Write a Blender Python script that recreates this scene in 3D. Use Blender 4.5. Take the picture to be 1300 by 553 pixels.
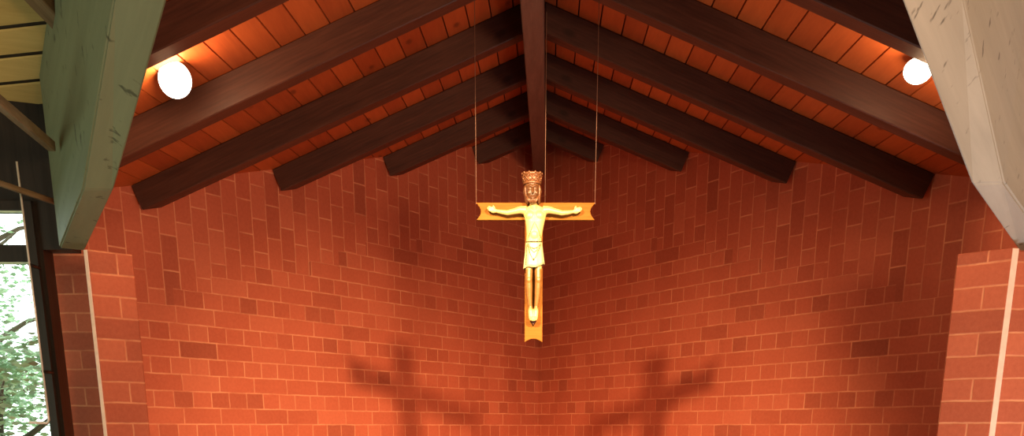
import bpy, bmesh, math, random
from mathutils import Vector, Matrix, noise
random.seed(7)
SC = bpy.context.scene
COL = SC.collection
for o in list(bpy.data.objects): bpy.data.objects.remove(o)

# ---------------------------------------------------------------- camera
F, PX, PY, YH = 1300.0, 650.0, 933.0, 542.0
PITCH = math.atan((PY - YH) / F)
H = 1.65                                     # eye height above the floor
cam = bpy.data.cameras.new('camera'); cam_o = bpy.data.objects.new('camera', cam); COL.objects.link(cam_o)
cam_o.location = (0, 0, H); cam_o.rotation_euler = (math.pi/2 - PITCH, 0, 0)
cam.sensor_width = 36; cam.lens = 36 * F / 1300; cam.shift_y = (PY - 276.5) / 1300; cam.clip_start = .05
SC.camera = cam_o
SC.view_settings.view_transform = 'Standard'; SC.view_settings.look = 'None'
SC.view_settings.gamma = 1; SC.view_settings.use_curve_mapping = False
SC.view_settings.exposure = 0.0

# ---------------------------------------------------------------- world and lights
w = bpy.data.worlds.new('world'); SC.world = w; w.use_nodes = True
w.node_tree.nodes['Background'].inputs[0].default_value = (.86, 1.0, .95, 1)
w.node_tree.nodes['Background'].inputs[1].default_value = 4.5

def light(name, kind, loc, power, color, target=None, **kw):
    l = bpy.data.lights.new(name, kind); l.energy = power; l.color = color
    for k, v in kw.items(): setattr(l, k, v)
    o = bpy.data.objects.new(name, l); COL.objects.link(o); o.location = loc
    if target is not None:
        o.rotation_euler = (Vector(target) - Vector(loc)).to_track_quat('-Z', 'Y').to_euler()
    return o
WARM = (1.0, .64, .32)
# the two altar spots above the picture's top edge, whose beams cross on the crucifix
SPOT_L = (-.54, 2.80, 1.38 + H); SPOT_R = (.67, 2.80, 1.34 + H)
light('spot_light', 'SPOT', SPOT_L, 1150, WARM, (.62, 6.8, -1.15 + H), spot_size=math.radians(58), spot_blend=1.0, shadow_soft_size=.05)
light('spot_light', 'SPOT', SPOT_R, 1150, WARM, (-.75, 6.8, -1.15 + H), spot_size=math.radians(60), spot_blend=1.0, shadow_soft_size=.05)
# warm nave lamps behind the viewer
light('nave_lamp', 'AREA', (1.75, -1.2, .1 + H), 245, (1, .60, .33), (.0, 7, 1.0 + H), size=.75)
# daylight from the nave windows on the left, then an added low fill
light('window_and_fill_light', 'AREA', (-3.3, 2.6, .1 + H), 24, (.86, 1.0, .74), (0.3, 3.4, 1.0 + H), size=1.6)
light('window_and_fill_light', 'AREA', (1.9, 2.9, -1.45 + H), 30, (1, .97, .95), (1.35, 3.5, .9 + H), size=.9)  # added fill from below, whitens the underside of the right frame beam

# ---------------------------------------------------------------- geometry constants (metres, z from the eye height)
TL, TR, RD = math.radians(33.84), math.radians(29.24), math.radians(1.9)
C0 = Vector((.209, 8.6, 0))
DL = Vector((-math.sin(TL), -math.cos(TL), 0)); DR = Vector((math.sin(TR), -math.cos(TR), 0))
RV = Vector((math.sin(RD), math.cos(RD), 0)); RP = Vector((math.cos(RD), -math.sin(RD), 0))
def W(al, p, z=0):                            # along the ridge, across it, height
    v = RV * al + RP * (p - .076); return Vector((v.x, v.y, z + H))
def apex(al): return 1.585 + .055 * al
SL = .39
def roof(al, p): return apex(al) - SL * abs(p)
def ray(x, y):
    a = (x - PX) / F; b = -(y - PY) / F
    return Vector((a, math.cos(PITCH) + b * math.sin(PITCH), -math.sin(PITCH) + b * math.cos(PITCH)))
def at(x, y, Y):                              # point of the place that is seen at a pixel, at depth Y
    r = ray(x, y); r = r * (Y / r.y); return Vector((r.x, r.y, r.z + H))
def cross2(a, b): return a.x * b.y - a.y * b.x
def line_hit(P, d, Q, e):                     # t with P + t d on the line Q + s e
    return cross2(Q - P, e) / cross2(d, e)

# ---------------------------------------------------------------- materials
def new_mat(name, rough=.7, spec=.3):
    m = bpy.data.materials.new(name); m.use_nodes = True
    nt = m.node_tree; b = nt.nodes['Principled BSDF']
    b.inputs['Roughness'].default_value = rough; b.inputs['Specular IOR Level'].default_value = spec
    return m, nt, b
def N(nt, kind, **kw):
    n = nt.nodes.new(kind)
    for k, v in kw.items(): setattr(n, k, v)
    return n
def mth(nt, op, a, b=None, c=None):
    n = N(nt, 'ShaderNodeMath', operation=op)
    for i, v in enumerate((a, b, c)):
        if v is None: continue
        if isinstance(v, (int, float)): n.inputs[i].default_value = v
        else: nt.links.new(v, n.inputs[i])
    return n.outputs[0]
def mixc(nt, f, a, b, mode='MIX'):
    n = N(nt, 'ShaderNodeMix', data_type='RGBA', blend_type=mode)
    if isinstance(f, (int, float)): n.inputs[0].default_value = f
    else: nt.links.new(f, n.inputs[0])
    for i, v in ((6, a), (7, b)):
        if isinstance(v, tuple): n.inputs[i].default_value = (*v, 1) if len(v) == 3 else v
        else: nt.links.new(v, n.inputs[i])
    return n.outputs[2]
def ramp(nt, fac, stops):
    n = N(nt, 'ShaderNodeValToRGB'); e = n.color_ramp.elements
    while len(e) > 2: e.remove(e[-1])
    for i, (p, c) in enumerate(stops):
        el = e[i] if i < 2 else e.new(p)
        el.position = p; el.color = (*c, 1)
    nt.links.new(fac, n.inputs[0]); return n.outputs[0]
def objco(nt, scale=(1, 1, 1)):
    t = N(nt, 'ShaderNodeTexCoord'); mp = N(nt, 'ShaderNodeMapping'); mp.inputs['Scale'].default_value = scale
    nt.links.new(t.outputs['Object'], mp.inputs[0]); return mp.outputs[0]
def tex(nt, vec, scale, detail=4, rough=.55, kind='ShaderNodeTexNoise'):
    n = N(nt, kind); nt.links.new(vec, n.inputs['Vector']); n.inputs['Scale'].default_value = scale
    n.inputs['Detail'].default_value = detail; n.inputs['Roughness'].default_value = rough
    return n.outputs[0]
def bump(nt, b, h, strength=.3, dist=.01):
    n = N(nt, 'ShaderNodeBump'); n.inputs['Strength'].default_value = strength; n.inputs['Distance'].default_value = dist
    nt.links.new(h, n.inputs['Height']); nt.links.new(n.outputs[0], b.inputs['Normal'])

def brick_mat(name, band=True, z0=0.0, tint=(1, 1, 1), u0=0.0, width=None):
    """English bond: a stretcher course, a header course; above a stepped line the bricks stand upright."""
    m, nt, b = new_mat(name, .62, .35)
    t = N(nt, 'ShaderNodeTexCoord'); s = N(nt, 'ShaderNodeSeparateXYZ'); nt.links.new(t.outputs['Object'], s.inputs[0])
    # joints wander a little
    nz = N(nt, 'ShaderNodeTexNoise'); nz.inputs['Scale'].default_value = 9; nz.inputs['Detail'].default_value = 3
    nt.links.new(t.outputs['Object'], nz.inputs['Vector'])
    wob = mth(nt, 'MULTIPLY', mth(nt, 'SUBTRACT', nz.outputs[0], .5), .008)
    u = mth(nt, 'ADD', mth(nt, 'ADD', s.outputs[0], u0), wob); v = mth(nt, 'ADD', mth(nt, 'SUBTRACT', s.outputs[2], z0), wob)
    CH = .0833
    def cell(uu, vv, bw, bh, alt, off):
        """returns (distance to the joint, id value)"""
        r = mth(nt, 'FLOOR', mth(nt, 'DIVIDE', vv, bh))
        par = mth(nt, 'MODULO', mth(nt, 'ABSOLUTE', r), 2)
        # every course a slight shift of its own
        wn = N(nt, 'ShaderNodeTexWhiteNoise', noise_dimensions='1D'); nt.links.new(r, wn.inputs['W'])
        jig = mth(nt, 'MULTIPLY', wn.outputs[0], .03 if not alt else (.02 if band else .006))
        if alt:  # widths alternate by course
            wdt = mth(nt, 'ADD', mth(nt, 'MULTIPLY', par, -bw / 2), bw)
        else: wdt = bw
        sh = mth(nt, 'ADD', mth(nt, 'MULTIPLY', par, off), jig)
        q = mth(nt, 'DIVIDE', mth(nt, 'ADD', uu, sh), wdt)
        k = mth(nt, 'FLOOR', q); fu = mth(nt, 'MULTIPLY', mth(nt, 'SUBTRACT', q, k), wdt)
        fv = mth(nt, 'SUBTRACT', vv, mth(nt, 'MULTIPLY', r, bh))
        du = mth(nt, 'MINIMUM', fu, mth(nt, 'SUBTRACT', wdt, fu)); dv = mth(nt, 'MINIMUM', fv, mth(nt, 'SUBTRACT', bh, fv))
        ident = mth(nt, 'ADD', mth(nt, 'MULTIPLY', r, 37.13), mth(nt, 'MULTIPLY', k, 5.71))
        return mth(nt, 'MINIMUM', du, dv), ident
    d, ident = cell(u, v, .25, CH, True, .0625 if band else .002)
    if band:
        d2, id2 = cell(v, u, .1667, .1045, False, .083)
        us = mth(nt, 'MULTIPLY', mth(nt, 'FLOOR', mth(nt, 'DIVIDE', mth(nt, 'ABSOLUTE', u), .25)), .25)
        lim = mth(nt, 'SUBTRACT', 1.56 + H, mth(nt, 'MULTIPLY', us, .252))
        lim = mth(nt, 'MULTIPLY', mth(nt, 'FLOOR', mth(nt, 'DIVIDE', lim, CH)), CH)
        up = mth(nt, 'GREATER_THAN', v, lim)
        mx = N(nt, 'ShaderNodeMix'); nt.links.new(up, mx.inputs[0]); nt.links.new(d, mx.inputs[2]); nt.links.new(d2, mx.inputs[3]); d = mx.outputs[0]
        mx = N(nt, 'ShaderNodeMix'); nt.links.new(up, mx.inputs[0]); nt.links.new(ident, mx.inputs[2]); nt.links.new(id2, mx.inputs[3]); ident = mx.outputs[0]
    wn = N(nt, 'ShaderNodeTexWhiteNoise', noise_dimensions='1D'); nt.links.new(ident, wn.inputs['W'])
    base = ramp(nt, wn.outputs[0], [(0, (.25, .056, .029)), (.07, (.34, .073, .036)), (.3, (.43, .094, .047)), (.85, (.50, .12, .061)), (1, (.56, .155, .083))])
    co = t.outputs['Object']
    big = tex(nt, co, 2.2, 3); fine = tex(nt, co, 60, 5, .7)
    base = mixc(nt, .35, base, ramp(nt, big, [(.3, (.34, .072, .036)), (.7, (.54, .14, .078))]))
    base = mixc(nt, .22, base, ramp(nt, fine, [(.3, (.25, .05, .03)), (.7, (.58, .17, .10))]))
    if tint != (1, 1, 1): base = mixc(nt, 1.0, base, tint, 'MULTIPLY')
    # thin raked joint, smeared with brick dust so that it shows more in some places than in others
    jw = N(nt, 'ShaderNodeMapRange'); jw.inputs[1].default_value = .0022; jw.inputs[2].default_value = .0052
    jw.inputs[3].default_value = 1; jw.inputs[4].default_value = 0; nt.links.new(d, jw.inputs[0])
    vis = N(nt, 'ShaderNodeMapRange'); vis.inputs[1].default_value = .36; vis.inputs[2].default_value = .64
    vis.inputs[3].default_value = .22; vis.inputs[4].default_value = .95; nt.links.new(tex(nt, co, 5, 4, .7), vis.inputs[0])
    jf = mth(nt, 'MULTIPLY', jw.outputs[0], vis.outputs[0])
    mort = mixc(nt, 1.0, (.68, .28, .155), tint, 'MULTIPLY')
    nt.links.new(mixc(nt, jf, base, mort), b.inputs['Base Color'])
    hh = mth(nt, 'ADD', mth(nt, 'MULTIPLY', jw.outputs[0], -.6), mth(nt, 'MULTIPLY', fine, .35))
    bump(nt, b, hh, .35, .006)
    return m

def wood_mat(name, dark, mid, light_c, axis=0, rough=.55, knots=True, grain=1.0, per_island=False, spec=.3):
    m, nt, b = new_mat(name, rough, spec)
    sc = [14, 14, 14]; sc[axis] = .9
    co = objco(nt, tuple(sc))
    g = tex(nt, co, 2.2 * grain, 6, .65)
    g2 = tex(nt, co, 9 * grain, 3, .6)
    c = ramp(nt, g, [(.3, dark), (.52, mid), (.72, light_c)])
    c = mixc(nt, .25, c, ramp(nt, g2, [(.35, dark), (.65, light_c)]))
    if per_island:
        geo = N(nt, 'ShaderNodeNewGeometry')
        c = mixc(nt, .55, c, ramp(nt, geo.outputs['Random Per Island'], [(0, dark), (.5, mid), (1, light_c)]))
    if knots:
        sk = [7, 7, 7]; sk[axis] = 3.2
        v = N(nt, 'ShaderNodeTexVoronoi'); nt.links.new(objco(nt, tuple(sk)), v.inputs['Vector']); v.inputs['Scale'].default_value = 1
        k = N(nt, 'ShaderNodeMapRange'); k.inputs[1].default_value = .06; k.inputs[2].default_value = .14; k.inputs[3].default_value = .75; k.inputs[4].default_value = 0
        nt.links.new(v.outputs[0], k.inputs[0])
        c = mixc(nt, k.outputs[0], c, tuple(x * .45 for x in dark))
    nt.links.new(c, b.inputs['Base Color'])
    bump(nt, b, g, .25, .004)
    return m

def plain_mat(name, col, rough=.5, metal=0, var=.12, scale=30, spec=.5):
    m, nt, b = new_mat(name, rough, spec); b.inputs['Metallic'].default_value = metal
    n = tex(nt, objco(nt), scale, 4)
    c = ramp(nt, n, [(.3, tuple(x * (1 - var) for x in col)), (.7, tuple(min(1, x * (1 + var)) for x in col))])
    nt.links.new(c, b.inputs['Base Color']); bump(nt, b, n, .12, .002)
    return m

M = {}
M['brick_left'] = brick_mat('brick_left'); M['brick_right'] = brick_mat('brick_right')
M['brick_pillar'] = brick_mat('brick_pillar', band=False, tint=(1, 1.05, 1.0))
M['boards'] = wood_mat('orange_boards', (.25, .043, .010), (.37, .072, .015), (.48, .11, .025), axis=1, per_island=True)
M['nave_boards'] = wood_mat('yellow_boards', (.36, .27, .09), (.52, .40, .15), (.62, .50, .20), axis=0, per_island=True)
M['dark_wood'] = wood_mat('dark_stained_wood', (.034, .010, .007), (.058, .018, .011), (.09, .030, .018), axis=0, rough=.5)
M['black_wood'] = wood_mat('blackened_wood', (.010, .008, .007), (.016, .013, .011), (.028, .022, .018), axis=2, rough=.5, knots=False)
M['paint_left'] = None

def beam_paint(name, base, seed):
    """glulam under pale paint: laminations, cracks and knots show through"""
    m, nt, b = new_mat(name, .6, .3)
    co = objco(nt, (.5, 9, 9)); g = tex(nt, co, 2, 6, .6)
    c = ramp(nt, g, [(.3, tuple(x * .80 for x in base)), (.7, base)])
    # short cracks that run across
    n1 = N(nt, 'ShaderNodeTexNoise'); mp = N(nt, 'ShaderNodeMapping'); mp.inputs['Scale'].default_value = (13, 7, 7); mp.inputs['Location'].default_value = (seed, 0, 0)
    t = N(nt, 'ShaderNodeTexCoord'); nt.links.new(t.outputs['Object'], mp.inputs[0]); nt.links.new(mp.outputs[0], n1.inputs['Vector'])
    n1.inputs['Scale'].default_value = 2.0; n1.inputs['Detail'].default_value = 3
    k = N(nt, 'ShaderNodeMapRange'); k.inputs[1].default_value = .65; k.inputs[2].default_value = .71; k.inputs[4].default_value = .8
    nt.links.new(n1.outputs[0], k.inputs[0])
    c = mixc(nt, k.outputs[0], c, tuple(x * .22 for x in base))
    nt.links.new(c, b.inputs['Base Color']); bump(nt, b, g, .3, .004)
    return m
M['paint_left'] = beam_paint('green_grey_paint', (.20, .235, .145), 3.1)
M['paint_right'] = beam_paint('pale_paint', (.42, .42, .385), 8.4)
M['gold'] = plain_mat('gilded_carving', (.95, .66, .22), .42, .0, .10, 60, .6)
M['gold_pale'] = plain_mat('pale_gilding', (.95, .80, .40), .40, .0, .06, 60, .6)
M['cloth_gold'] = plain_mat('cloth_gilding', (.36, .33, .17), .45, .0, .08, 60, .5)
M['gold_dark'] = plain_mat('dark_gilding', (.115, .043, .015), .42, .1, .25, 80, .6)
M['line'] = plain_mat('dark_gold_line', (.07, .05, .012), .6, 0, .1)
M['board_gold'] = wood_mat('gilded_board', (.12, .045, .007), (.16, .062, .010), (.20, .080, .015), axis=0, rough=.75, knots=False, spec=.08)
M['red'] = plain_mat('dark_red_paint', (.06, .008, .005), .5, 0, .1)
M['steel'] = plain_mat('steel', (.72, .74, .72), .35, .2, .05)
M['wire'] = plain_mat('wire_steel', (.30, .17, .12), .4, .6, .05)
M['black_metal'] = plain_mat('black_metal', (.02, .02, .02), .45, .4, .1)
M['lit_edge'] = plain_mat('daylit_edge_tone', (.86, .66, .56), .8, 0, .08, 40)  # daylight on the pillar edges, put into the colour
M['floor'] = plain_mat('stone_floor', (.30, .20, .14), .6, 0, .2, 6)
M['plaster'] = plain_mat('nave_plaster', (.42, .30, .22), .9, 0, .05, 8)
M['leaf'] = plain_mat('leaf_green', (.36, .52, .33), .6, 0, .45, 5)
M['bark'] = plain_mat('bark', (.12, .09, .06), .9, 0, .3, 12)
M['grass'] = plain_mat('lawn', (.20, .32, .12), .9, 0, .25, 3)
g_, nt_, b_ = new_mat('window_glass', .02, .5)
b_.inputs['Transmission Weight'].default_value = 1; b_.inputs['IOR'].default_value = 1.01; b_.inputs['Base Color'].default_value = (.97, 1, .98, 1)
M['glass'] = g_
lm, nt_, b_ = new_mat('lit_bulb', .4)
b_.inputs['Emission Color'].default_value = (1, .90, .70, 1); b_.inputs['Emission Strength'].default_value = 9
M['bulb'] = lm

# ---------------------------------------------------------------- builders
def link(name, me, mat, parent=None, smooth=False):
    o = bpy.data.objects.new(name, me); COL.objects.link(o)
    if mat is not None: me.materials.append(M[mat] if isinstance(mat, str) else mat)
    if parent is not None: o.parent = parent
    if smooth:
        for p in me.polygons: p.use_smooth = True
    return o
def from_bm(name, bm, mat, parent=None, smooth=False):
    bmesh.ops.recalc_face_normals(bm, faces=bm.faces)
    me = bpy.data.meshes.new(name); bm.to_mesh(me); bm.free(); return link(name, me, mat, parent, smooth)
def tag(o, label=None, cat=None, group=None, kind=None):
    if label: o['label'] = label
    if cat: o['category'] = cat
    if group: o['group'] = group
    if kind: o['kind'] = kind
    return o
def empty(name, loc=(0, 0, 0), rz=0):
    o = bpy.data.objects.new(name, None); COL.objects.link(o); o.location = loc; o.rotation_euler = (0, 0, rz); return o
def prism(bm, bottom, top):
    """closed solid between two loops of the same length"""
    a = [bm.verts.new(p) for p in bottom]; b = [bm.verts.new(p) for p in top]; n = len(a)
    bm.faces.new(a[::-1]); bm.faces.new(b)
    for i in range(n): bm.faces.new((a[i], a[(i + 1) % n], b[(i + 1) % n], b[i]))
def box(bm, lo, hi, mat=None):
    x0, y0, z0 = lo; x1, y1, z1 = hi
    q = [(x0, y0), (x1, y0), (x1, y1), (x0, y1)]
    P = [Vector((x, y, z0)) for x, y in q]; Q = [Vector((x, y, z1)) for x, y in q]
    if mat: P = [mat @ v for v in P]; Q = [mat @ v for v in Q]
    prism(bm, P, Q)
def bevel(bm, w, seg=1):
    bmesh.ops.remove_doubles(bm, verts=bm.verts, dist=1e-6)
    bmesh.ops.bevel(bm, geom=[e for e in bm.edges if len(e.link_faces) == 2 and e.calc_face_angle(0) > .4], offset=w, segments=seg, affect='EDGES')
def tube(bm, pts, rad, seg=10, cap=True):
    """pts centre line; rad: number, or a list of numbers or (rx, ry) pairs"""
    pts = [Vector(p) for p in pts]; n = len(pts); rings = []
    up = None
    for i, p in enumerate(pts):
        d = (pts[min(i + 1, n - 1)] - pts[max(i - 1, 0)]).normalized()
        if up is None:
            ref = Vector((0, 1, 0)) if abs(d.y) < .9 else Vector((1, 0, 0))
            up = (ref - d * ref.dot(d)).normalized()
        else: up = (up - d * up.dot(d)).normalized()
        sd = d.cross(up)
        r = rad[i] if isinstance(rad, (list, tuple)) else rad
        rs, ru = r if isinstance(r, (list, tuple)) else (r, r)
        rings.append([bm.verts.new(p + sd * rs * math.cos(a) + up * ru * math.sin(a)) for a in [2 * math.pi * k / seg for k in range(seg)]])
    for a, b in zip(rings, rings[1:]):
        for k in range(seg): bm.faces.new((a[k], a[(k + 1) % seg], b[(k + 1) % seg], b[k]))
    if cap: bm.faces.new(rings[0][::-1]); bm.faces.new(rings[-1])
def ball(bm, c, r, seg=14):
    r = (r, r, r) if isinstance(r, (int, float)) else r
    bmesh.ops.create_uvsphere(bm, u_segments=seg, v_segments=seg // 2 + 2, radius=1, matrix=Matrix.Translation(c) @ Matrix.Diagonal((*r, 1)))

# ---------------------------------------------------------------- the setting: chancel walls
def chancel_wall(name, d, mat, length, side):
    """local x from the corner along the wall, z up, raked top under the boards; thickness outwards"""
    ang = math.atan2(d.y, d.x)
    n_out = Vector((0, 1, 0)) if side < 0 else Vector((0, -1, 0))
    inv = Matrix.Rotation(-ang, 3, 'Z')
    n_out = Vector((0, -1 if side < 0 else 1, 0)) * 1
    # outwards is away from the ridge line
    test = Matrix.Rotation(ang, 3, 'Z') @ n_out
    if test.dot(RP) * side < 0: n_out = -n_out
    s_vals = [0] + [i * .25 for i in range(1, int(length / .25) + 1)]
    bm = bmesh.new(); T = .24
    def topz(s):
        P = C0 + d * s; return roof(P.dot(RV), P.dot(RP) + .076) + .035 + H
    loop = [(0, 0)] + [(length, 0)] + [(s, topz(s)) for s in reversed(s_vals)]
    f0 = [Vector((s, 0, z)) for s, z in loop]; f1 = [v + n_out * T for v in f0]
    prism(bm, f0, f1)
    o = from_bm(name, bm, mat); o.location = (C0.x, C0.y, 0); o.rotation_euler = (0, 0, ang)
    tag(o, kind='structure'); return o
wl = chancel_wall('wall_left', DL, 'brick_left', 4.0, -1)
wr = chancel_wall('wall_right', DR, 'brick_right', 4.75, 1)

bm = bmesh.new(); box(bm, (-5, -4, -.1), (5, 9.2, 0)); fl = from_bm('floor', bm, 'floor'); tag(fl, kind='structure')

# lines of the two frame beams in plan (inner underside edge)
GL = Vector((-1.77, 4.64, 0)); GLd = Vector((math.sin(math.radians(30)), -math.cos(math.radians(30)), 0))
GR = Vector((1.96, 4.33, 0)); GRd = Vector((-math.sin(math.radians(36)), -math.cos(math.radians(36)), 0))
WT = .03
def al_range(p):
    """from where to where a board at distance p from the ridge runs"""
    P = RP * (p - .076)
    d, g, gd = (DL, GL + Vector((-.05, .03, 0)), GLd) if p < 0 else (DR, GR + Vector((.05, 0, 0)), GRd)
    far = line_hit(P, RV, C0, d); near = line_hit(P, RV, g, gd)
    return near, far
bm = bmesh.new()
bw = .1
for sgn in (-1, 1):
    i = 0
    while True:
        p0 = sgn * (i * bw + .003); p1 = sgn * ((i + 1) * bw - .003); i += 1
        n0, f0 = al_range(p0); n1, f1 = al_range(p1)
        if min(f0 - n0, f1 - n1) < .05 or i > 30: break
        q = [(n0, p0), (n1, p1), (f1, p1), (f0, p0)]
        lo = [W(a, p, roof(a, p)) for a, p in q]; hi = [v + Vector((0, 0, .018)) for v in lo]
        prism(bm, lo, hi)
ceil = from_bm('ceiling', bm, 'boards'); tag(ceil, kind='structure')
# rotate object coordinates so that the grain follows the ridge: the ridge is 1.9 degrees off the y axis, near enough
bm = bmesh.new()                                   # dark roof felt that closes the gaps above the boards
for sgn in (-1, 1):
    for i in range(8):
        p0, p1 = sgn * i * .3, sgn * (i + 1) * .3
        n0, f0 = al_range(p0); n1, f1 = al_range(p1)
        if min(f0 - n0, f1 - n1) < -.05: break
        q = [(n0, p0), (n1, p1), (f1 + .2, p1), (f0 + .2, p0)]
        lo = [W(a, p, roof(a, p) + .0195) for a, p in q]; hi = [v + Vector((0, 0, .1)) for v in lo]
        prism(bm, lo, hi)
tag(from_bm('trim_1', bm, 'black_wood'), kind='structure')

# nave roof left of the frame beam
AZ = math.radians(15); NA = Vector((math.sin(AZ), math.cos(AZ), 0)); NB = Vector((math.cos(AZ), -math.sin(AZ), 0))
def nave_z(P): return 1.32 + .39 * (3.99 - P.dot(NA))
bm = bmesh.new()
k = 0
t = 4.25
while t > .6:
    t0, t1 = t - .113, t - .012
    def end(tt): return line_hit(NA * tt, NB, GL + Vector((-.06, 0, 0)), GLd)
    q = [(t0, -5), (t1, -5), (t1, end(t1)), (t0, end(t0))]
    lo = []
    for a, b in q:
        P = NA * a + NB * b; lo.append(Vector((P.x, P.y, nave_z(P) + H)))
    prism(bm, lo, [v + Vector((0, 0, .007)) for v in lo]); t -= .125
o = from_bm('ceiling_nave', bm, 'nave_boards'); tag(o, kind='structure')
bm = bmesh.new()
q = [(.6, -5), (4.3, -5), (4.3, end(4.3)), (.6, end(.6))]
lo = [];
for a, b in q:
    P = NA * a + NB * b; lo.append(Vector((P.x, P.y, nave_z(P) + H + .009)))
prism(bm, lo, [v + Vector((0, 0, .1)) for v in lo])
tag(from_bm('trim_2', bm, 'black_wood'), kind='structure')

# the rest of the nave, out of view: it only closes the room
def wall_box(name, lo, hi, mat='plaster'):
    bm = bmesh.new(); box(bm, lo, hi); return tag(from_bm(name, bm, mat), kind='structure')
wall_box('wall_back', (-5, -4.1, 0), (5, -4, 5)); wall_box('wall_nave_left', (-5.1, -4, 0), (-5, 5.2, 5)); wall_box('wall_nave_right', (5, -4, 0), (5.1, 5.2, 5))
wall_box('wall_front_right', (2.5, 4.62, 0), (5, 4.72, 5))
wall_box('ceiling_high', (-5.1, -4.1, 5), (5.1, 9.3, 5.1))

# ---------------------------------------------------------------- ridge beam
bm = bmesh.new()
for a0, a1 in ((.9, 8.42),):
    lo = [W(a, p, apex(a) - .265) for a, p in ((a0, -.045), (a0, .045), (a1, .045), (a1, -.045))]
    hi = [W(a, p, apex(a) - .03) for a, p in ((a0, -.045), (a0, .045), (a1, .045), (a1, -.045))]
    prism(bm, lo, hi)
bevel(bm, .004)
M['ridge'] = wood_mat('ridge_wood', (.07, .042, .034), (.11, .066, .053), (.15, .092, .072), axis=1, rough=.45, knots=False)
rb = from_bm('ridge_beam', bm, 'ridge')
tag(rb, 'dark brown ridge beam running overhead from the picture top to behind the crown', 'beam')

# ---------------------------------------------------------------- rafters
def rafter_end(al, sgn):
    P = RV * al - RP * .076; d = RP * sgn
    wd, g, gd = (DL, GL, GLd) if sgn < 0 else (DR, GR, GRd)
    t1 = line_hit(P, d, C0, wd); t2 = line_hit(P, d, g, gd)
    t2 = t2 if t2 > 0 else 99
    return min(t1 - .002, t2 + .0), t1 < t2
HB, TB = .125, .10
names = {-1: 'fifth from the corner and nearest the viewer', 0: 'fourth from the corner', 1: 'third from the corner', 2: 'second', 3: '', 4: ''}
lab = {
 (-1, -1): 'dark rafter crossing the top left corner beside the green-grey frame beam',
 (0, -1): 'dark rafter left of the ridge with the round lamp at its lower end',
 (1, -1): 'longest fully visible dark rafter on the left, cut end on the brick',
 (2, -1): 'dark rafter left of the ridge, next shorter behind the longest one',
 (3, -1): 'short dark rafter whose end meets the left wall near the left wire',
 (4, -1): 'shortest dark rafter on the left, tucked into the corner behind the left wire',
 (-1, 1): 'dark rafter at the very top right, mostly above the picture edge',
 (0, 1): 'broad dark rafter right of the ridge with a lamp beside the pale frame beam',
 (1, 1): 'long reddish rafter on the right, lower end near the pale frame beam',
 (2, 1): 'reddish rafter right of the ridge ending above the middle of the right wall',
 (3, 1): 'short dark rafter on the right whose end stands out dark against the brick',
 (4, 1): 'shortest dark rafter on the right, close to the corner behind the right wire'}
for k in range(-1, 5):
    for sgn in (-1, 1):
        al = 5.46 + .8 * (k - 1)
        if k == -1: al += 0
        e0, wall_hit = rafter_end(al, sgn); e1, w1 = rafter_end(al + TB, sgn)
        a_ = .047
        # square cut: the lower edge stops short of the upper one
        bm = bmesh.new()
        def q(a, p, dz): return W(a, sgn * p, roof(a, p) + dz) - Vector((0, 0, .001))
        cut = .045
        f = [q(al, a_, -HB), q(al, e0 - cut, -HB + .0), q(al, e0, 0), q(al, a_, 0)]
        g = [q(al + TB, a_, -HB), q(al + TB, e1 - cut, -HB), q(al + TB, e1, 0), q(al + TB, a_, 0)]
        prism(bm, f, g)
        c = W(al, sgn * a_, roof(al, a_)); ang = math.atan2(RP.y * sgn, RP.x * sgn)
        mat4 = Matrix.Translation(c) @ Matrix.Rotation(ang, 4, 'Z') @ Matrix.Rotation(math.atan(SL), 4, 'Y')
        bmesh.ops.transform(bm, matrix=mat4.inverted(), verts=bm.verts)
        bevel(bm, .004)
        o = from_bm('rafter', bm, 'dark_wood'); o.matrix_world = mat4
        tag(o, lab[(k, sgn)], 'rafter', 'rafters %s of the ridge' % ('left' if sgn < 0 else 'right'))

# ---------------------------------------------------------------- frame beams (haunched glulam)
def frame_beam(name, inner, outer, mat, label, height):
    """inner / outer: underside points from the pillar towards the viewer (already in the place)"""
    L0 = Vector(inner[0]); dirv = (Vector(inner[-1]) - L0).normalized()
    bm = bmesh.new(); n = len(inner)
    I = [Vector(v) + Vector((0, 0, H)) for v in inner]; O = [Vector(v) + Vector((0, 0, H)) for v in outer]
    IT = [v + Vector((0, 0, h)) for v, h in zip(I, height)]; OT = [v + Vector((0, 0, h)) for v, h in zip(O, height)]
    R = [[bm.verts.new(p) for p in (I[i], O[i], OT[i], IT[i])] for i in range(n)]
    bm.faces.new(R[0][::-1]); bm.faces.new(R[-1])
    for a, b in zip(R, R[1:]):
        for j in range(4): bm.faces.new((a[j], a[(j + 1) % 4], b[(j + 1) % 4], b[j]))
    x = dirv; ang = math.atan2(x.y, x.x)
    m4 = Matrix.Translation(L0 + Vector((0, 0, H))) @ Matrix.Rotation(ang, 4, 'Z') @ Matrix.Rotation(-math.asin(x.z), 4, 'Y')
    bmesh.ops.transform(bm, matrix=m4.inverted(), verts=bm.verts)
    bevel(bm, .006, 2)
    o = from_bm(name, bm, mat); o.matrix_world = m4
    return tag(o, label, 'beam', 'glulam frame beams either side of the chancel')
def ext(a, b, t): a = Vector(a); b = Vector(b); return b + (b - a).normalized() * t
iL = [(-1.77, 4.64, .70), (-1.40, 4.00, .80), (-.92, 3.18, 1.09)]; iL.append(ext(iL[1], iL[2], 1.6))
oL = [(-1.85, 4.58, .70), (-1.51, 4.00, .80), (-1.09, 3.26, 1.12)]; oL.append(ext(oL[1], oL[2], 1.75))
frame_beam('frame_beam', iL, oL, 'paint_left', 'green-grey painted frame beam rising from the left brick pillar past the left window', (.62, .72, .66, .8))
iR = [(1.96, 4.33, .652), (1.48, 3.67, .75), (.97, 2.96, 1.01)]; iR.append(ext(iR[1], iR[2], 1.3))
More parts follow.
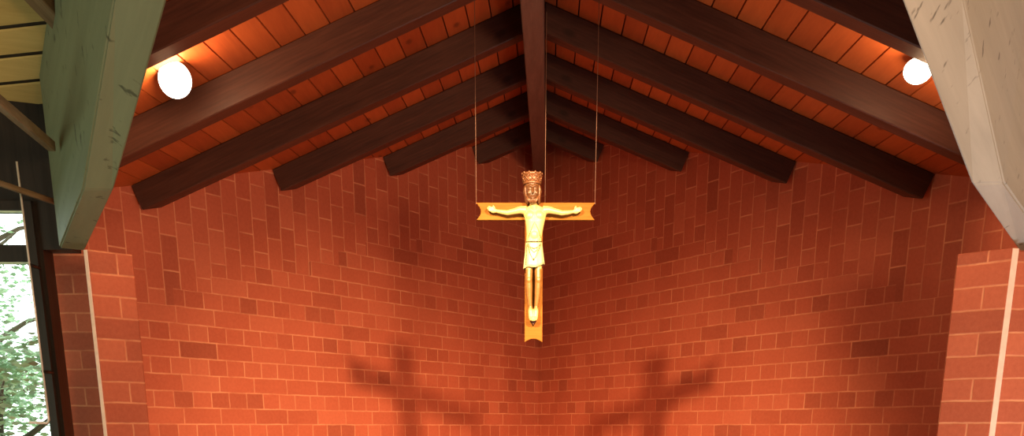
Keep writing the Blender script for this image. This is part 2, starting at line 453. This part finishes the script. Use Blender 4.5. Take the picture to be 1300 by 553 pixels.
oR = [(2.10, 4.36, .66), (1.62, 3.75, .77), (1.20, 3.17, 1.09)]; oR.append(ext(oR[1], oR[2], 1.5))
frame_beam('frame_beam', iR, oR, 'paint_right', 'pale cream frame beam with dark cracks rising from the right brick pillar', (.35, .6, .8, .9))

# ---------------------------------------------------------------- brick pillars
def solid(name, foot, top_z, mat, parent, bev=.004, z0=0.0, ang_from=None):
    """upright block; local x runs along its first edge"""
    P = [Vector((x, y, 0)) for x, y in foot]
    d = (P[1] - P[0]).normalized(); ang = math.atan2(d.y, d.x)
    m4 = Matrix.Translation(P[0]) @ Matrix.Rotation(ang, 4, 'Z'); inv = m4.inverted()
    bm = bmesh.new(); Q = [inv @ p for p in P]
    prism(bm, [v + Vector((0, 0, z0)) for v in Q], [v + Vector((0, 0, top_z)) for v in Q])
    if bev: bevel(bm, bev)
    o = from_bm(name, bm, mat, parent); o.matrix_parent_inverse = Matrix() ; o.matrix_basis = (parent.matrix_basis.inverted() @ m4) if parent else m4
    return o
def pl(x, y, Y): v = at(x, y, Y); return (v.x, v.y)
def brick_pillar(front, side_strip, back, ztop, label, strip_top, zback=None):
    root = empty('brick_pillar', (front[0][0], front[0][1], 0)); bpy.context.view_layer.update()
    tag(root, label, 'pillar', 'brick pillars either side of the chancel')
    solid('shaft', front, ztop, 'brick_pillar', root)
    solid('return_wall', back, zback or ztop - .004, 'brick_pillar', root)
    e = solid('daylit_edge', side_strip, strip_top, 'lit_edge', root, .001)  # thin strip whose pale colour stands for daylight catching the pillar's corner
    return root
zt = .685 + H
a, b = pl(112, 330, 4.50), pl(169, 330, 4.64)
def off(p, dx, dy): return (p[0] + dx, p[1] + dy)
s0 = pl(107.5, 330, 4.505)
brick_pillar([a, b, off(b, -.085, .20), off(a, -.085, .20)], [off(s0, 0, 0), off(a, -.0008, 0), off(a, -.0008, .03), off(s0, -.012, .03)],
             [pl(56, 330, 5.2), pl(109, 330, 5.2), off(pl(109, 330, 5.2), -.02, .10), off(pl(56, 330, 5.2), -.06, .10)], zt,
             'brick pillar at the left under the green-grey frame beam, beside the window', zt - .002, .791 + H)
zt2 = .643 + H
a, b = pl(1214.5, 330, 4.34), pl(1284, 330, 4.19)
s0 = pl(1292, 330, 4.195)
brick_pillar([a, b, off(b, .12, .24), off(a, .12, .24)], [off(b, .0008, 0), off(s0, 0, 0), off(s0, .012, .03), off(b, .0008, .03)],
             [off(s0, .001, .035), off(s0, .40, .035), off(s0, .40, .24), off(s0, .03, .24)], zt2,
             'brick pillar at the right picture edge under the pale cream frame beam', zt2 - .002)

# ---------------------------------------------------------------- left window wall
WY = 4.78
def P3(x, y, Y): return at(x, y, Y)
def quad_box(bm, pts, th):
    """a slab with the given front face (four points), th deep away from the viewer"""
    prism(bm, pts, [p + Vector((0, th, 0)) for p in pts])
# in metres on the plane y = WY
gx1 = at(50, 400, WY).x                        # right glass edge
zt_g = at(12, 268, WY).z; zb_g = at(50, 548, WY).z - .55
tr0 = at(20, 333, WY).z; tr1 = at(20, 312, WY).z
xl = gx1 - .95
bm = bmesh.new()
wx1 = at(56, 330, WY).x
box(bm, (gx1 + .035, WY, 0), (wx1 + .0, WY + .1, 1.36 + H)); box(bm, (-5, WY, 0), (xl - .035, WY + .1, 1.36 + H))
box(bm, (wx1 + .0005, WY, .725 + H), (at(84, 250, WY).x, WY + .1, 1.36 + H)); box(bm, (xl - .035, WY, 0), (gx1 + .035, WY + .1, zb_g - .035)); box(bm, (xl - .035, WY, zt_g + .035), (gx1 + .035, WY + .1, 1.36 + H))
tag(from_bm('wall_front', bm, 'black_wood'), kind='structure')
bm = bmesh.new()
win = None
F0, F1 = WY - .03, WY + .06
box(bm, (gx1, F0, zb_g - .035), (gx1 + .035, F1, zt_g + .035)); box(bm, (xl - .035, F0, zb_g - .035), (xl, F1, zt_g + .035))
box(bm, (xl, F0, zt_g), (gx1, F1, zt_g + .035)); box(bm, (xl, F0, zb_g - .035), (gx1, F1, zb_g)); box(bm, (xl, F0, tr0), (gx1, F1, tr1))
win = from_bm('window_1', bm, 'black_wood'); tag(win, kind='structure')
M['frame_edge'] = plain_mat('pale_seal', (.55, .75, .58), .5, 0, .05)
bm = bmesh.new()
for z0_, z1_ in ((zb_g, tr0), (tr1, zt_g)):
    r = .007
    box(bm, (gx1 - r, F0 + .012, z0_ + .001), (gx1 - .0005, F0 + .03, z1_ - .001)); box(bm, (xl + .001, F0 + .012, z1_ - r), (gx1 - r - .001, F0 + .03, z1_ - .001))
from_bm('seal', bm, 'frame_edge', win)
bm = bmesh.new()
box(bm, (xl + .001, WY + .02, zb_g + .001), (gx1 - .001, WY + .026, tr0 - .001)); box(bm, (xl + .001, WY + .02, tr1 + .001), (gx1 - .001, WY + .026, zt_g - .001))
from_bm('glass', bm, 'glass', win)
# opener rod with crank
root = empty('window_opener', at(62, 535, 4.66)); tag(root, 'slim steel window opener rod with crank handle in front of the left window', 'opener')
bpy.context.view_layer.update()
def rel(root, pts): return [Vector(p) - root.location for p in pts]
bm = bmesh.new(); top = at(22, 205, 4.66); bot = at(62, 533, 4.66)
top = Vector((bot.x - .0, bot.y, top.z))
tube(bm, rel(root, [top, bot]), .0045, 8); from_bm('rod', bm, 'steel', root, True)
bm = bmesh.new(); tube(bm, rel(root, [bot + Vector((0, -.001, .12)), bot, bot + Vector((-.008, -.004, -.012)), at(40, 536, 4.60), at(36, 536, 4.595)]), .0055, 8); from_bm('crank_handle', bm, 'steel', root, True)
bm = bmesh.new()
bm.free()
for zz in (.2, .62):
    bm = bmesh.new(); tube(bm, rel(root, [bot + Vector((0, -.002, zz)), bot + Vector((0, .095, zz))]), .007, 8)
    from_bm('bracket', bm, 'black_metal', root, True)

# nave rafters and rail at the top left
def bar(name, a, b, w, h, mat, label, cat, group=None):
    a = Vector(a); b = Vector(b); d = (b - a); Ln = d.length; d.normalize()
    ang = math.atan2(d.y, d.x)
    m4 = Matrix.Translation(a) @ Matrix.Rotation(ang, 4, 'Z') @ Matrix.Rotation(-math.asin(d.z), 4, 'Y')
    bm = bmesh.new(); box(bm, (0, -w / 2, 0), (Ln, w / 2, h)); bevel(bm, .003)
    o = from_bm(name, bm, mat); o.matrix_world = m4
    return tag(o, label, cat, group)
M['nave_wood'] = wood_mat('nave_rafter_wood', (.10, .07, .035), (.16, .11, .06), (.24, .18, .10), axis=0, rough=.6)
def nave_pt(x, y, drop):
    r = ray(x, y); # on the nave roof plane lowered by drop
    # z = .97 + .39*(3.945 - P.NA) - drop
    t = (1.32 + .39 * 3.99 - drop) / (r.z + .39 * r.dot(NA)); P = r * t; return Vector((P.x, P.y, P.z + H))
for i, (xa, ya, xb, yb, lb) in enumerate(((22, -20, 92, 52, 'dark nave rafter across the top left corner over the yellow boards'),
                                           (-8, 131, 72, 198, 'brown nave rafter at the left edge below the yellow boards, lit along its underside'))):
    a_, b_ = nave_pt(xa, ya, .10), nave_pt(xb, yb, .10)
    if i == 1:                                # the strut under the boards, nearer the window
        a_, b_ = at(xa, ya, 3.6), at(66, 192, 4.3)
    bar('nave_rafter', a_, b_, .07 if i == 0 else .03, .09 if i == 0 else .035, 'nave_wood', lb, 'rafter', 'nave rafters at the left edge')
bar('wall_rail', at(-6, 234, 4.40), at(71, 260, 4.66), .02, .02, 'nave_wood', 'thin pale rail above the left window', 'rail')

# outside: lawn and trees behind the glass
bm = bmesh.new(); box(bm, (-16, 5.4, -.3), (-2.9, 22, -.02)); tag(from_bm('ground', bm, 'grass'), kind='structure')
def tree(loc, hgt, rad, seed, label, n=7000):
    rnd = random.Random(seed); root = empty('garden_tree', loc); tag(root, label, 'tree', 'garden trees behind the left window')
    bm = bmesh.new(); tube(bm, [(0, 0, 0), (.05, 0, hgt * .4), (-.03, .04, hgt * .8)], [.10, .08, .03], 8)
    for k in range(9):
        z = hgt * (.3 + .06 * k); a = rnd.random() * 6.28
        tube(bm, [(0, 0, z), (math.cos(a) * rad * .45, math.sin(a) * rad * .45, z + .25), (math.cos(a) * rad * .85, math.sin(a) * rad * .85, z + .35)], [.03, .018, .006], 6)
    from_bm('trunk', bm, 'bark', root, True)
    bm = bmesh.new()
    cl = [Vector((rnd.gauss(0, rad * .45), rnd.gauss(0, rad * .45), hgt * (.2 + .75 * rnd.random()))) for _ in range(34)]
    for k in range(n):
        c = rnd.choice(cl) + Vector((rnd.gauss(0, .13), rnd.gauss(0, .13), rnd.gauss(0, .13)))
        s = .022 + .022 * rnd.random()
        m = Matrix.Translation(c) @ Matrix.Rotation(rnd.random() * 6.28, 4, 'Z') @ Matrix.Rotation(rnd.random() * 3, 4, 'X')
        v = [bm.verts.new(m @ Vector(p)) for p in ((-s, 0, 0), (0, -s * .45, .004), (s, 0, 0), (0, s * .45, .004))]
        bm.faces.new(v)
    from_bm('foliage', bm, 'leaf', root)
tree((-3.65, 7.6, 0), 2.2, .8, 3, 'leafy garden tree seen low through the left window')
tree((-4.6, 9.4, 0), 4.2, 1.0, 9, 'taller garden tree further off behind the left window', 6000)

# ---------------------------------------------------------------- ceiling lamps
def spot_lamp(loc, aim, label, power, mount, sc=1.0):
    root = empty('spot_lamp', loc); tag(root, label, 'lamp', 'spot lamps on the rafters')
    q = (Vector(aim) - Vector(loc)).to_track_quat('Z', 'Y').to_matrix().to_4x4()
    prof = [(-.085, .022), (-.080, .030), (-.045, .034), (-.02, .050), (.0, .060)]
    def lathe(pr, seg=28, close=True):
        bm = bmesh.new(); R = []
        for z, r in pr: R.append([bm.verts.new((r * math.cos(6.2832 * k / seg), r * math.sin(6.2832 * k / seg), z)) for k in range(seg)])
        for a, b in zip(R, R[1:]):
            for k in range(seg): bm.faces.new((a[k], a[(k + 1) % seg], b[(k + 1) % seg], b[k]))
        if close: bm.faces.new(R[0][::-1]); bm.faces.new(R[-1])
        bmesh.ops.transform(bm, matrix=q @ Matrix.Scale(sc, 4), verts=bm.verts); return bm
    from_bm('housing', lathe(prof), 'black_metal', root, True)
    dome = [(.001, .0605)] + [(.046 * math.sin(a), .062 * math.cos(a)) for a in [i * math.pi / 2 / 8 for i in range(1, 8)]] + [(.046, .002)]
    from_bm('bulb', lathe(dome), 'bulb', root, True)
    bm = bmesh.new(); back = q @ Vector((0, 0, -.07)); mt = Vector(mount) - Vector(loc)
    tube(bm, [back, (back + mt) / 2 + Vector((0, 0, .005)), mt], .008, 8); tube(bm, [mt + Vector((0, -.012, 0)), mt + Vector((0, .0, 0))], .03, 16)
    from_bm('bracket', bm, 'black_metal', root, True)
    d = (q @ Vector((0, 0, .07)))
    light('lamp_light', 'POINT', Vector(loc) + d * 1.5, power, (1, .66, .36), shadow_soft_size=.05)
    return root
lpL = at(222, 101, 4.42); lpR = at(1166, 88, 4.25)
spot_lamp(lpL, lpL + Vector((.35, -1, -.45)), 'round lit spot lamp on the left rafter beside the green-grey frame beam', 13, at(224, 106, 4.655))
spot_lamp(lpR, lpR + Vector((-.2, -.55, -.9)), 'lit spot lamp on the right, half hidden by the pale frame beam', 8, at(1168, 92, 4.56), .84)

# ---------------------------------------------------------------- crucifix
CY = 4.70
O = at(679, 268, CY)                             # where the two boards cross
def c(x, y, dy=0.0):                             # local coordinates on the cross
    v = at(x, y, CY) - O; return Vector((v.x, dy, v.z))
crux = empty('crucifix', O); tag(crux, 'golden crucifix with a crowned figure hanging on wires before the brick corner', 'crucifix')
bpy.context.view_layer.update()
def arc(p, q, r_in, n=8):
    """points from p to q bowed inwards by the vector r_in"""
    return [p.lerp(q, i / n) + r_in * math.sin(math.pi * i / n) for i in range(n + 1)]
tL, bL = c(604, 257), c(605, 279); tR, bR = c(756, 257), c(755, 279)
sw0, sw1 = c(666.5, 279), c(689, 279); bb0, bb1 = c(666, 434), c(688.5, 434)
loop = [tR] + arc(tR, bR, Vector((-.020, 0, 0)))[1:] + [c(689, 279)] + [bb1] + arc(bb1, bb0, Vector((0, 0, .014)))[1:] + [c(666.5, 279)] + [bL] + arc(bL, tL, Vector((.020, 0, 0)))[1:]
bm = bmesh.new(); prism(bm, [p + Vector((0, 0, 0)) for p in loop], [p + Vector((0, .022, 0)) for p in loop]); bevel(bm, .0015)
from_bm('cross', bm, 'board_gold', crux)

# the figure: one continuous carved body
fig = None
bm = bmesh.new()
fy = -.022
def fc(x, y, d): return c(x, y, d)
# torso as stacked sections: (y pixel, centre x, half width px, half depth m, depth centre)
PXM = (c(700, 268) - c(699, 268)).x
sec = [(262, 678, 5.0, .014, -.026), (265, 678.5, 10.5, .017, -.024), (269, 678.6, 15.0, .020, -.024), (275, 679, 14.2, .023, -.026), (283, 679, 12.3, .024, -.028), (292, 678.6, 10.8, .022, -.028), (300, 678, 10.0, .021, -.028), (307, 677.6, 9.8, .021, -.028), (316, 677.4, 10.4, .022, -.028), (330, 677.4, 10.6, .020, -.026)]
def loft(bm, secs, seg=20, power=2.4):
    R = []
    for y, x, hw, hd, d in secs:
        ctr = fc(x, y, d); ring = []
        for k in range(seg):
            a = 6.2832 * k / seg; ca, sa = math.cos(a), math.sin(a)
            ring.append(bm.verts.new(ctr + Vector((math.copysign(abs(ca) ** (2 / power), ca) * hw * PXM, math.copysign(abs(sa) ** (2 / power), sa) * hd, 0))))
        R.append(ring)
    for a, b in zip(R, R[1:]):
        for k in range(seg): bm.faces.new((a[k], a[(k + 1) % seg], b[(k + 1) % seg], b[k]))
    bm.faces.new(R[0][::-1]); bm.faces.new(R[-1])
loft(bm, sec)
# chest muscles, belly
for sx in (-1, 1): ball(bm, fc(678.6 + sx * 5.6, 276, -.043), (.019, .010, .017))
ball(bm, fc(678, 300, -.045), (.017, .008, .018))
# neck, head
tube(bm, [fc(678, 268, -.028), fc(677, 262, -.034), fc(676.5, 256, -.038)], [.019, .016, .015], 14)
tube(bm, [fc(676.2, 262, -.046), fc(676, 258, -.048), fc(675.8, 251, -.046), fc(675.6, 244, -.044), fc(675.4, 237, -.042), fc(675.2, 231, -.040)],
     [(.009, .012), (.018, .021), (.026, .027), (.030, .030), (.030, .030), (.026, .026)], 18)
tube(bm, [fc(675.8, 242, -.075), fc(675.8, 246, -.082), fc(675.8, 249.5, -.088), fc(675.8, 251, -.080)], [.0035, .005, .0068, .004], 8)      # nose
tube(bm, [fc(669.5, 242, -.064), fc(673, 240.6, -.074), fc(675.8, 241.6, -.076), fc(678.6, 240.6, -.074), fc(682, 242, -.064)], .0038, 8)   # brow
for sx in (-1, 1):
    ball(bm, fc(675.8 + sx * 4.0, 244.6, -.070), (.0062, .0045, .0042))        # eyelids
    ball(bm, fc(675.8 + sx * 4.6, 249, -.066), (.0075, .007, .008))         # cheeks
    ball(bm, fc(675.6 + sx * 9.3, 246, -.044), (.004, .008, .011))             # ears
tube(bm, [fc(672.8, 254.2, -.070), fc(675.8, 253.6, -.076), fc(678.8, 254.2, -.070)], .003, 8)
tube(bm, [fc(673.4, 255.8, -.069), fc(675.8, 256.2, -.074), fc(678.2, 255.8, -.069)], .003, 8)
# arms and hands
def limb(px, rad): tube(bm, [fc(*p) for p in px], rad, 14)
limb([(668, 268.5, -.026), (660, 268, -.026), (652, 270, -.027), (644, 271.5, -.026), (636, 270.2, -.024), (630, 269, -.022)],
     [(.018, .018), (.0145, .0145), (.0115, .012), (.0105, .011), (.0085, .0085), (.0065, .006)])
limb([(689, 268.5, -.026), (697, 268, -.026), (705, 270, -.027), (713, 271.8, -.026), (721, 271.0, -.024), (727, 270, -.022)],
     [(.018, .018), (.0145, .0145), (.0115, .012), (.0105, .011), (.0085, .0085), (.0065, .006)])
def hand(x, y, sx):
    # palm, then four fingers and a thumb standing up from it
    limb([(x, y, -.022), (x + sx * 3, y - .6, -.022), (x + sx * 6.0, y - 1.4, -.023)], [(.0065, .0055), (.0105, .006), (.0105, .006)])
    for j, (dx, dz, ln) in enumerate(((6, 1.6, 4.6), (6.2, .0, 5.4), (6.0, -1.6, 5.2), (5.4, -3.0, 4.2))):
        limb([(x + sx * dx * .8, y + dz - 1.0, -.024), (x + sx * (dx + ln * .5), y + dz - 1.7, -.028), (x + sx * (dx + ln), y + dz - 3.2, -.024)], [.0034, .003, .0022])
    limb([(x + sx * 2, y - 1.5, -.024), (x + sx * 2.6, y - 4.8, -.027), (x + sx * 4.2, y - 7.4, -.026)], [.004, .0034, .0024])
hand(630, 269, -1); hand(727, 270, 1)
# legs and feet
for sx in (-1, 1):
    limb([(677.3 + sx * 5.2, 326, -.026), (677.3 + sx * 5.6, 342, -.030), (677.2 + sx * 6.0, 356, -.038), (677.2 + sx * 5.6, 366, -.034), (677 + sx * 5.0, 378, -.030), (676.8 + sx * 3.6, 392, -.026)],
         [(.0165, .018), (.0160, .018), (.0145, .0165), (.0145, .017), (.0118, .014), (.0085, .010)])
    ball(bm, fc(677.2 + sx * 6.0, 357, -.050), (.010, .006, .012))
    limb([(676.8 + sx * 3.6, 391, -.027), (676.8 + sx * 3.3, 397, -.036), (676.8 + sx * 2.7, 403, -.040), (676.8 + sx * 2.3, 407.5, -.038)], [(.0095, .0105), (.0105, .009), (.0105, .006), (.008, .004)])
    for j in range(5):
        xx = 676.8 + sx * (1.0 + j * .95)
        limb([(xx, 404.5 - j * .3, -.042), (xx, 408.6 - j * .7, -.041)], [.0026, .002])
bmesh.ops.recalc_face_normals(bm, faces=bm.faces)
me = bpy.data.meshes.new('figure'); bm.to_mesh(me); bm.free()
m_, nt_, b_ = new_mat('figure_gilding', .42, .5)
t_ = N(nt_, 'ShaderNodeTexCoord'); s_ = N(nt_, 'ShaderNodeSeparateXYZ'); nt_.links.new(t_.outputs['Object'], s_.inputs[0])
zr_ = N(nt_, 'ShaderNodeMapRange'); zr_.inputs[1].default_value = c(0, 412).z; zr_.inputs[2].default_value = c(0, 236).z; nt_.links.new(s_.outputs[2], zr_.inputs[0])
def zf(y): return (c(0, y).z - c(0, 412).z) / (c(0, 236).z - c(0, 412).z)
PALE, AMB, BRZ = (.37, .30, .125), (.165, .072, .017), (.075, .030, .010)
cc_ = ramp(nt_, zr_.outputs[0], [(0, PALE), (zf(396), PALE), (zf(391), AMB), (zf(344), AMB), (zf(341), PALE), (zf(264), PALE), (zf(260), BRZ), (1, BRZ)])  # the pale stops at the feet paint their highlight into the colour
nn_ = tex(nt_, objco(nt_), 60, 4)
cc_ = mixc(nt_, .25, cc_, ramp(nt_, nn_, [(.35, (.3, .15, .04)), (.65, (.9, .7, .3))]), 'MULTIPLY'); nt_.links.new(cc_, b_.inputs['Base Color']); bump(nt_, b_, nn_, .15, .002)
fig = link('figure', me, m_, crux)
md = fig.modifiers.new('merge', 'REMESH'); md.mode = 'VOXEL'; md.voxel_size = .0019; md.use_smooth_shade = True
md = fig.modifiers.new('soften', 'SMOOTH'); md.factor = .5; md.iterations = 3
# head and legs toned darker by height: hair, beard and crown are pieces of their own
# hair
bm = bmesh.new()
for sx in (-1, 1):
    for j in range(4):
        tube(bm, [fc(675.6 + sx * (7.6 + j * .5), 236, -.052 + j * .010), fc(675.8 + sx * (9.0 + j * .5), 244, -.050 + j * .010), fc(676 + sx * (8.2 + j * .3), 250, -.048 + j * .010), fc(676.3 + sx * (7.4 + j * .4), 256, -.046 + j * .008), fc(676.6 + sx * (6.6 + j * .5), 260.5, -.042 + j * .007)],
             [.0035, .0048, .0046, .004, .002], 8)
ball(bm, fc(675.6, 243, -.024), (.031, .022, .040), 18)
o = from_bm('hair', bm, 'gold_dark', fig, True)
bm = bmesh.new()
for j in range(7):
    tt = (j - 3) / 3
    tube(bm, [fc(675.8 + tt * 7.2, 252 + 1.5 * (1 - abs(tt)), -.066 + abs(tt) * .014), fc(675.9 + tt * 5, 257.5, -.069 + abs(tt) * .012), fc(676 + tt * 2.5, 262 - abs(tt), -.064 + abs(tt) * .006)], [.0042, .0046, .0022], 8)
from_bm('beard', bm, 'gold_dark', fig, True)
# face in a darker tone: forehead band down to the mouth lies under the crown
# crown: flaring band with a lattice relief, rims and points
bm = bmesh.new(); seg = 40
cx, cdep = 675.3, -.040
def crown_ring(y, r, d=cdep): 
    ctr = fc(cx, y, d); return [ctr + Vector((r * math.cos(6.2832 * k / seg), r * math.sin(6.2832 * k / seg), 0)) for k in range(seg)]
prof = [(237.2, .0345), (236.8, .0372), (234.6, .0372), (234.2, .0350), (226.2, .0375), (225.8, .0400), (223.6, .0408), (222.8, .0385), (226, .0340), (233, .0310), (237.2, .0300)]
R = [[bm.verts.new(p) for p in crown_ring(y, r)] for y, r in prof]; R.append(R[0])
for a, b in zip(R, R[1:]):
    for k in range(seg): bm.faces.new((a[k], a[(k + 1) % seg], b[(k + 1) % seg], b[k]))
for k in range(seg):                             # knobs on the upper rim
    if k % 4 == 0:
        p = (fc(cx, 223.4, cdep) + Vector((.0395 * math.cos(6.2832 * k / seg), .0395 * math.sin(6.2832 * k / seg), 0)))
        ball(bm, p, .0048, 8)
for k in range(10):                              # crossing straps
    for s in (-1, 1):
        pts = []
        for i in range(5):
            a = 6.2832 * (k / 10 + s * i / 4 * .1); rr = .0365 + .0018 * i / 2 + .0005
            pts.append(fc(cx, 234.4 - 8.4 * i / 4, cdep) + Vector((rr * math.cos(a), rr * math.sin(a), 0)))
        tube(bm, pts, .0022, 6)
    a = 6.2832 * (k + .5) / 10
    ball(bm, fc(cx, 230.2, cdep) + Vector((.0378 * math.cos(a), .0378 * math.sin(a), 0)), .0042, 8)
from_bm('crown', bm, 'gold_dark', fig, True)
# loincloth: closed skirt with a slanting hem, drapes in front
bm = bmesh.new(); seg = 36; R = []
for t in [i / 8 for i in range(9)]:
    ring = []
    for k in range(seg):
        a = 6.2832 * k / seg; ca, sa = math.cos(a), math.sin(a)
        hem = 340 + (-ca) * 3.2 + (2.0 * max(0, -sa) * math.cos(a * 2.5))
        y = 308 + (hem - 308) * t
        hw = 10.4 + 3.2 * t; fold = 1 + .05 * t * math.cos(a * 9)
        ctr = fc(677.6 - .3 * t, y, -.028)
        ring.append(bm.verts.new(ctr + Vector((ca * hw * PXM * fold, sa * (.0265 + .006 * t) * fold, 0))))
    R.append(ring)
R2 = []
for k_, ring in enumerate(reversed(R)):
    rr = []
    for v in ring:
        ctr = fc(677.6, 320, -.028); p = v.co.copy(); p.x = ctr.x + (p.x - ctr.x) * .93; p.y = ctr.y + (p.y - ctr.y) * .90; rr.append(bm.verts.new(p))
    R2.append(rr)
AR = R + R2; AR.append(R[0])
for a, b in zip(AR, AR[1:]):
    for k in range(seg): bm.faces.new((a[k], a[(k + 1) % seg], b[(k + 1) % seg], b[k]))
cloth = from_bm('loincloth', bm, 'cloth_gold', fig, True)
bm = bmesh.new()
def fold_line(pts, r=.0014): tube(bm, [fc(*p) for p in pts], r, 6)
fold_line([(667.6, 309, -.042), (672, 309, -.0575), (677.6, 309.4, -.0605), (683, 309, -.0575), (687.6, 308.6, -.042)], .0016)
fold_line([(669.5, 311, -.052), (672.5, 316, -.0600), (677.8, 318, -.0640), (683, 316, -.0600), (686.4, 311, -.050)])
fold_line([(670.2, 314, -.053), (672.5, 324, -.0600), (676.5, 333, -.0650), (679, 330, -.0645), (683, 321, -.0605), (686, 312, -.0515)])
fold_line([(668.8, 312, -.050), (668.0, 326, -.0505), (667.4, 338, -.0505)])
fold_line([(672.8, 318, -.0600), (677.5, 323, -.0640), (682.2, 319, -.0600)])
ball(bm, fc(677.2, 331.5, -.0640), .0034, 8)
from_bm('drapery_line', bm, 'line', cloth, True)
bm = bmesh.new()                                 # carved line under the ribs
def body_line(pts, r=.0011): tube(bm, [fc(*p) for p in pts], r, 6)
body_line([(670.6, 304, -.0455), (673.2, 296, -.0505), (676.6, 288, -.0515), (678.5, 284.5, -.0515), (680.2, 288, -.0515), (684, 296, -.0500), (686.2, 304, -.044)])
from_bm('rib_line', bm, 'line', fig, True)
# foot rest and the dark red patch under the feet
bm = bmesh.new()
lp = [fc(671.5, 398, 0), fc(682.2, 398, 0), fc(681.4, 407, 0), (fc(677, 412.5, 0)), fc(672.4, 407, 0)]
prism(bm, [p + Vector((0, -.022, 0)) for p in lp], [p + Vector((0, .0, 0)) for p in lp]); bevel(bm, .001)
from_bm('foot_rest', bm, 'red', crux)
# hanging wires
def wire(x, y0, ytop, dyy):
    bm = bmesh.new(); a = c(x, y0, dyy); b = a + Vector((0, 0, ytop)); tube(bm, [a, b], .0013, 6)
    ball(bm, a + Vector((0, 0, 0)), .0032, 8)
    from_bm('hanging_wire', bm, 'wire', crux, True)
def zroof(x): 
    P = O + c(x, 258); al = P.dot(RV); p = P.dot(RP) + .076
    return roof(4.70, abs((Vector((P.x, P.y, 0))).dot(RP) + .076)) - HB - (P.z - H)
wire(604.6, 257.5, zroof(604), .011); wire(755.5, 257.5, zroof(756), .011); 
P_ = O + c(692, 257.5); wire(692.0, 257.5, apex(4.7) - .268 - (P_.z - H), .011)
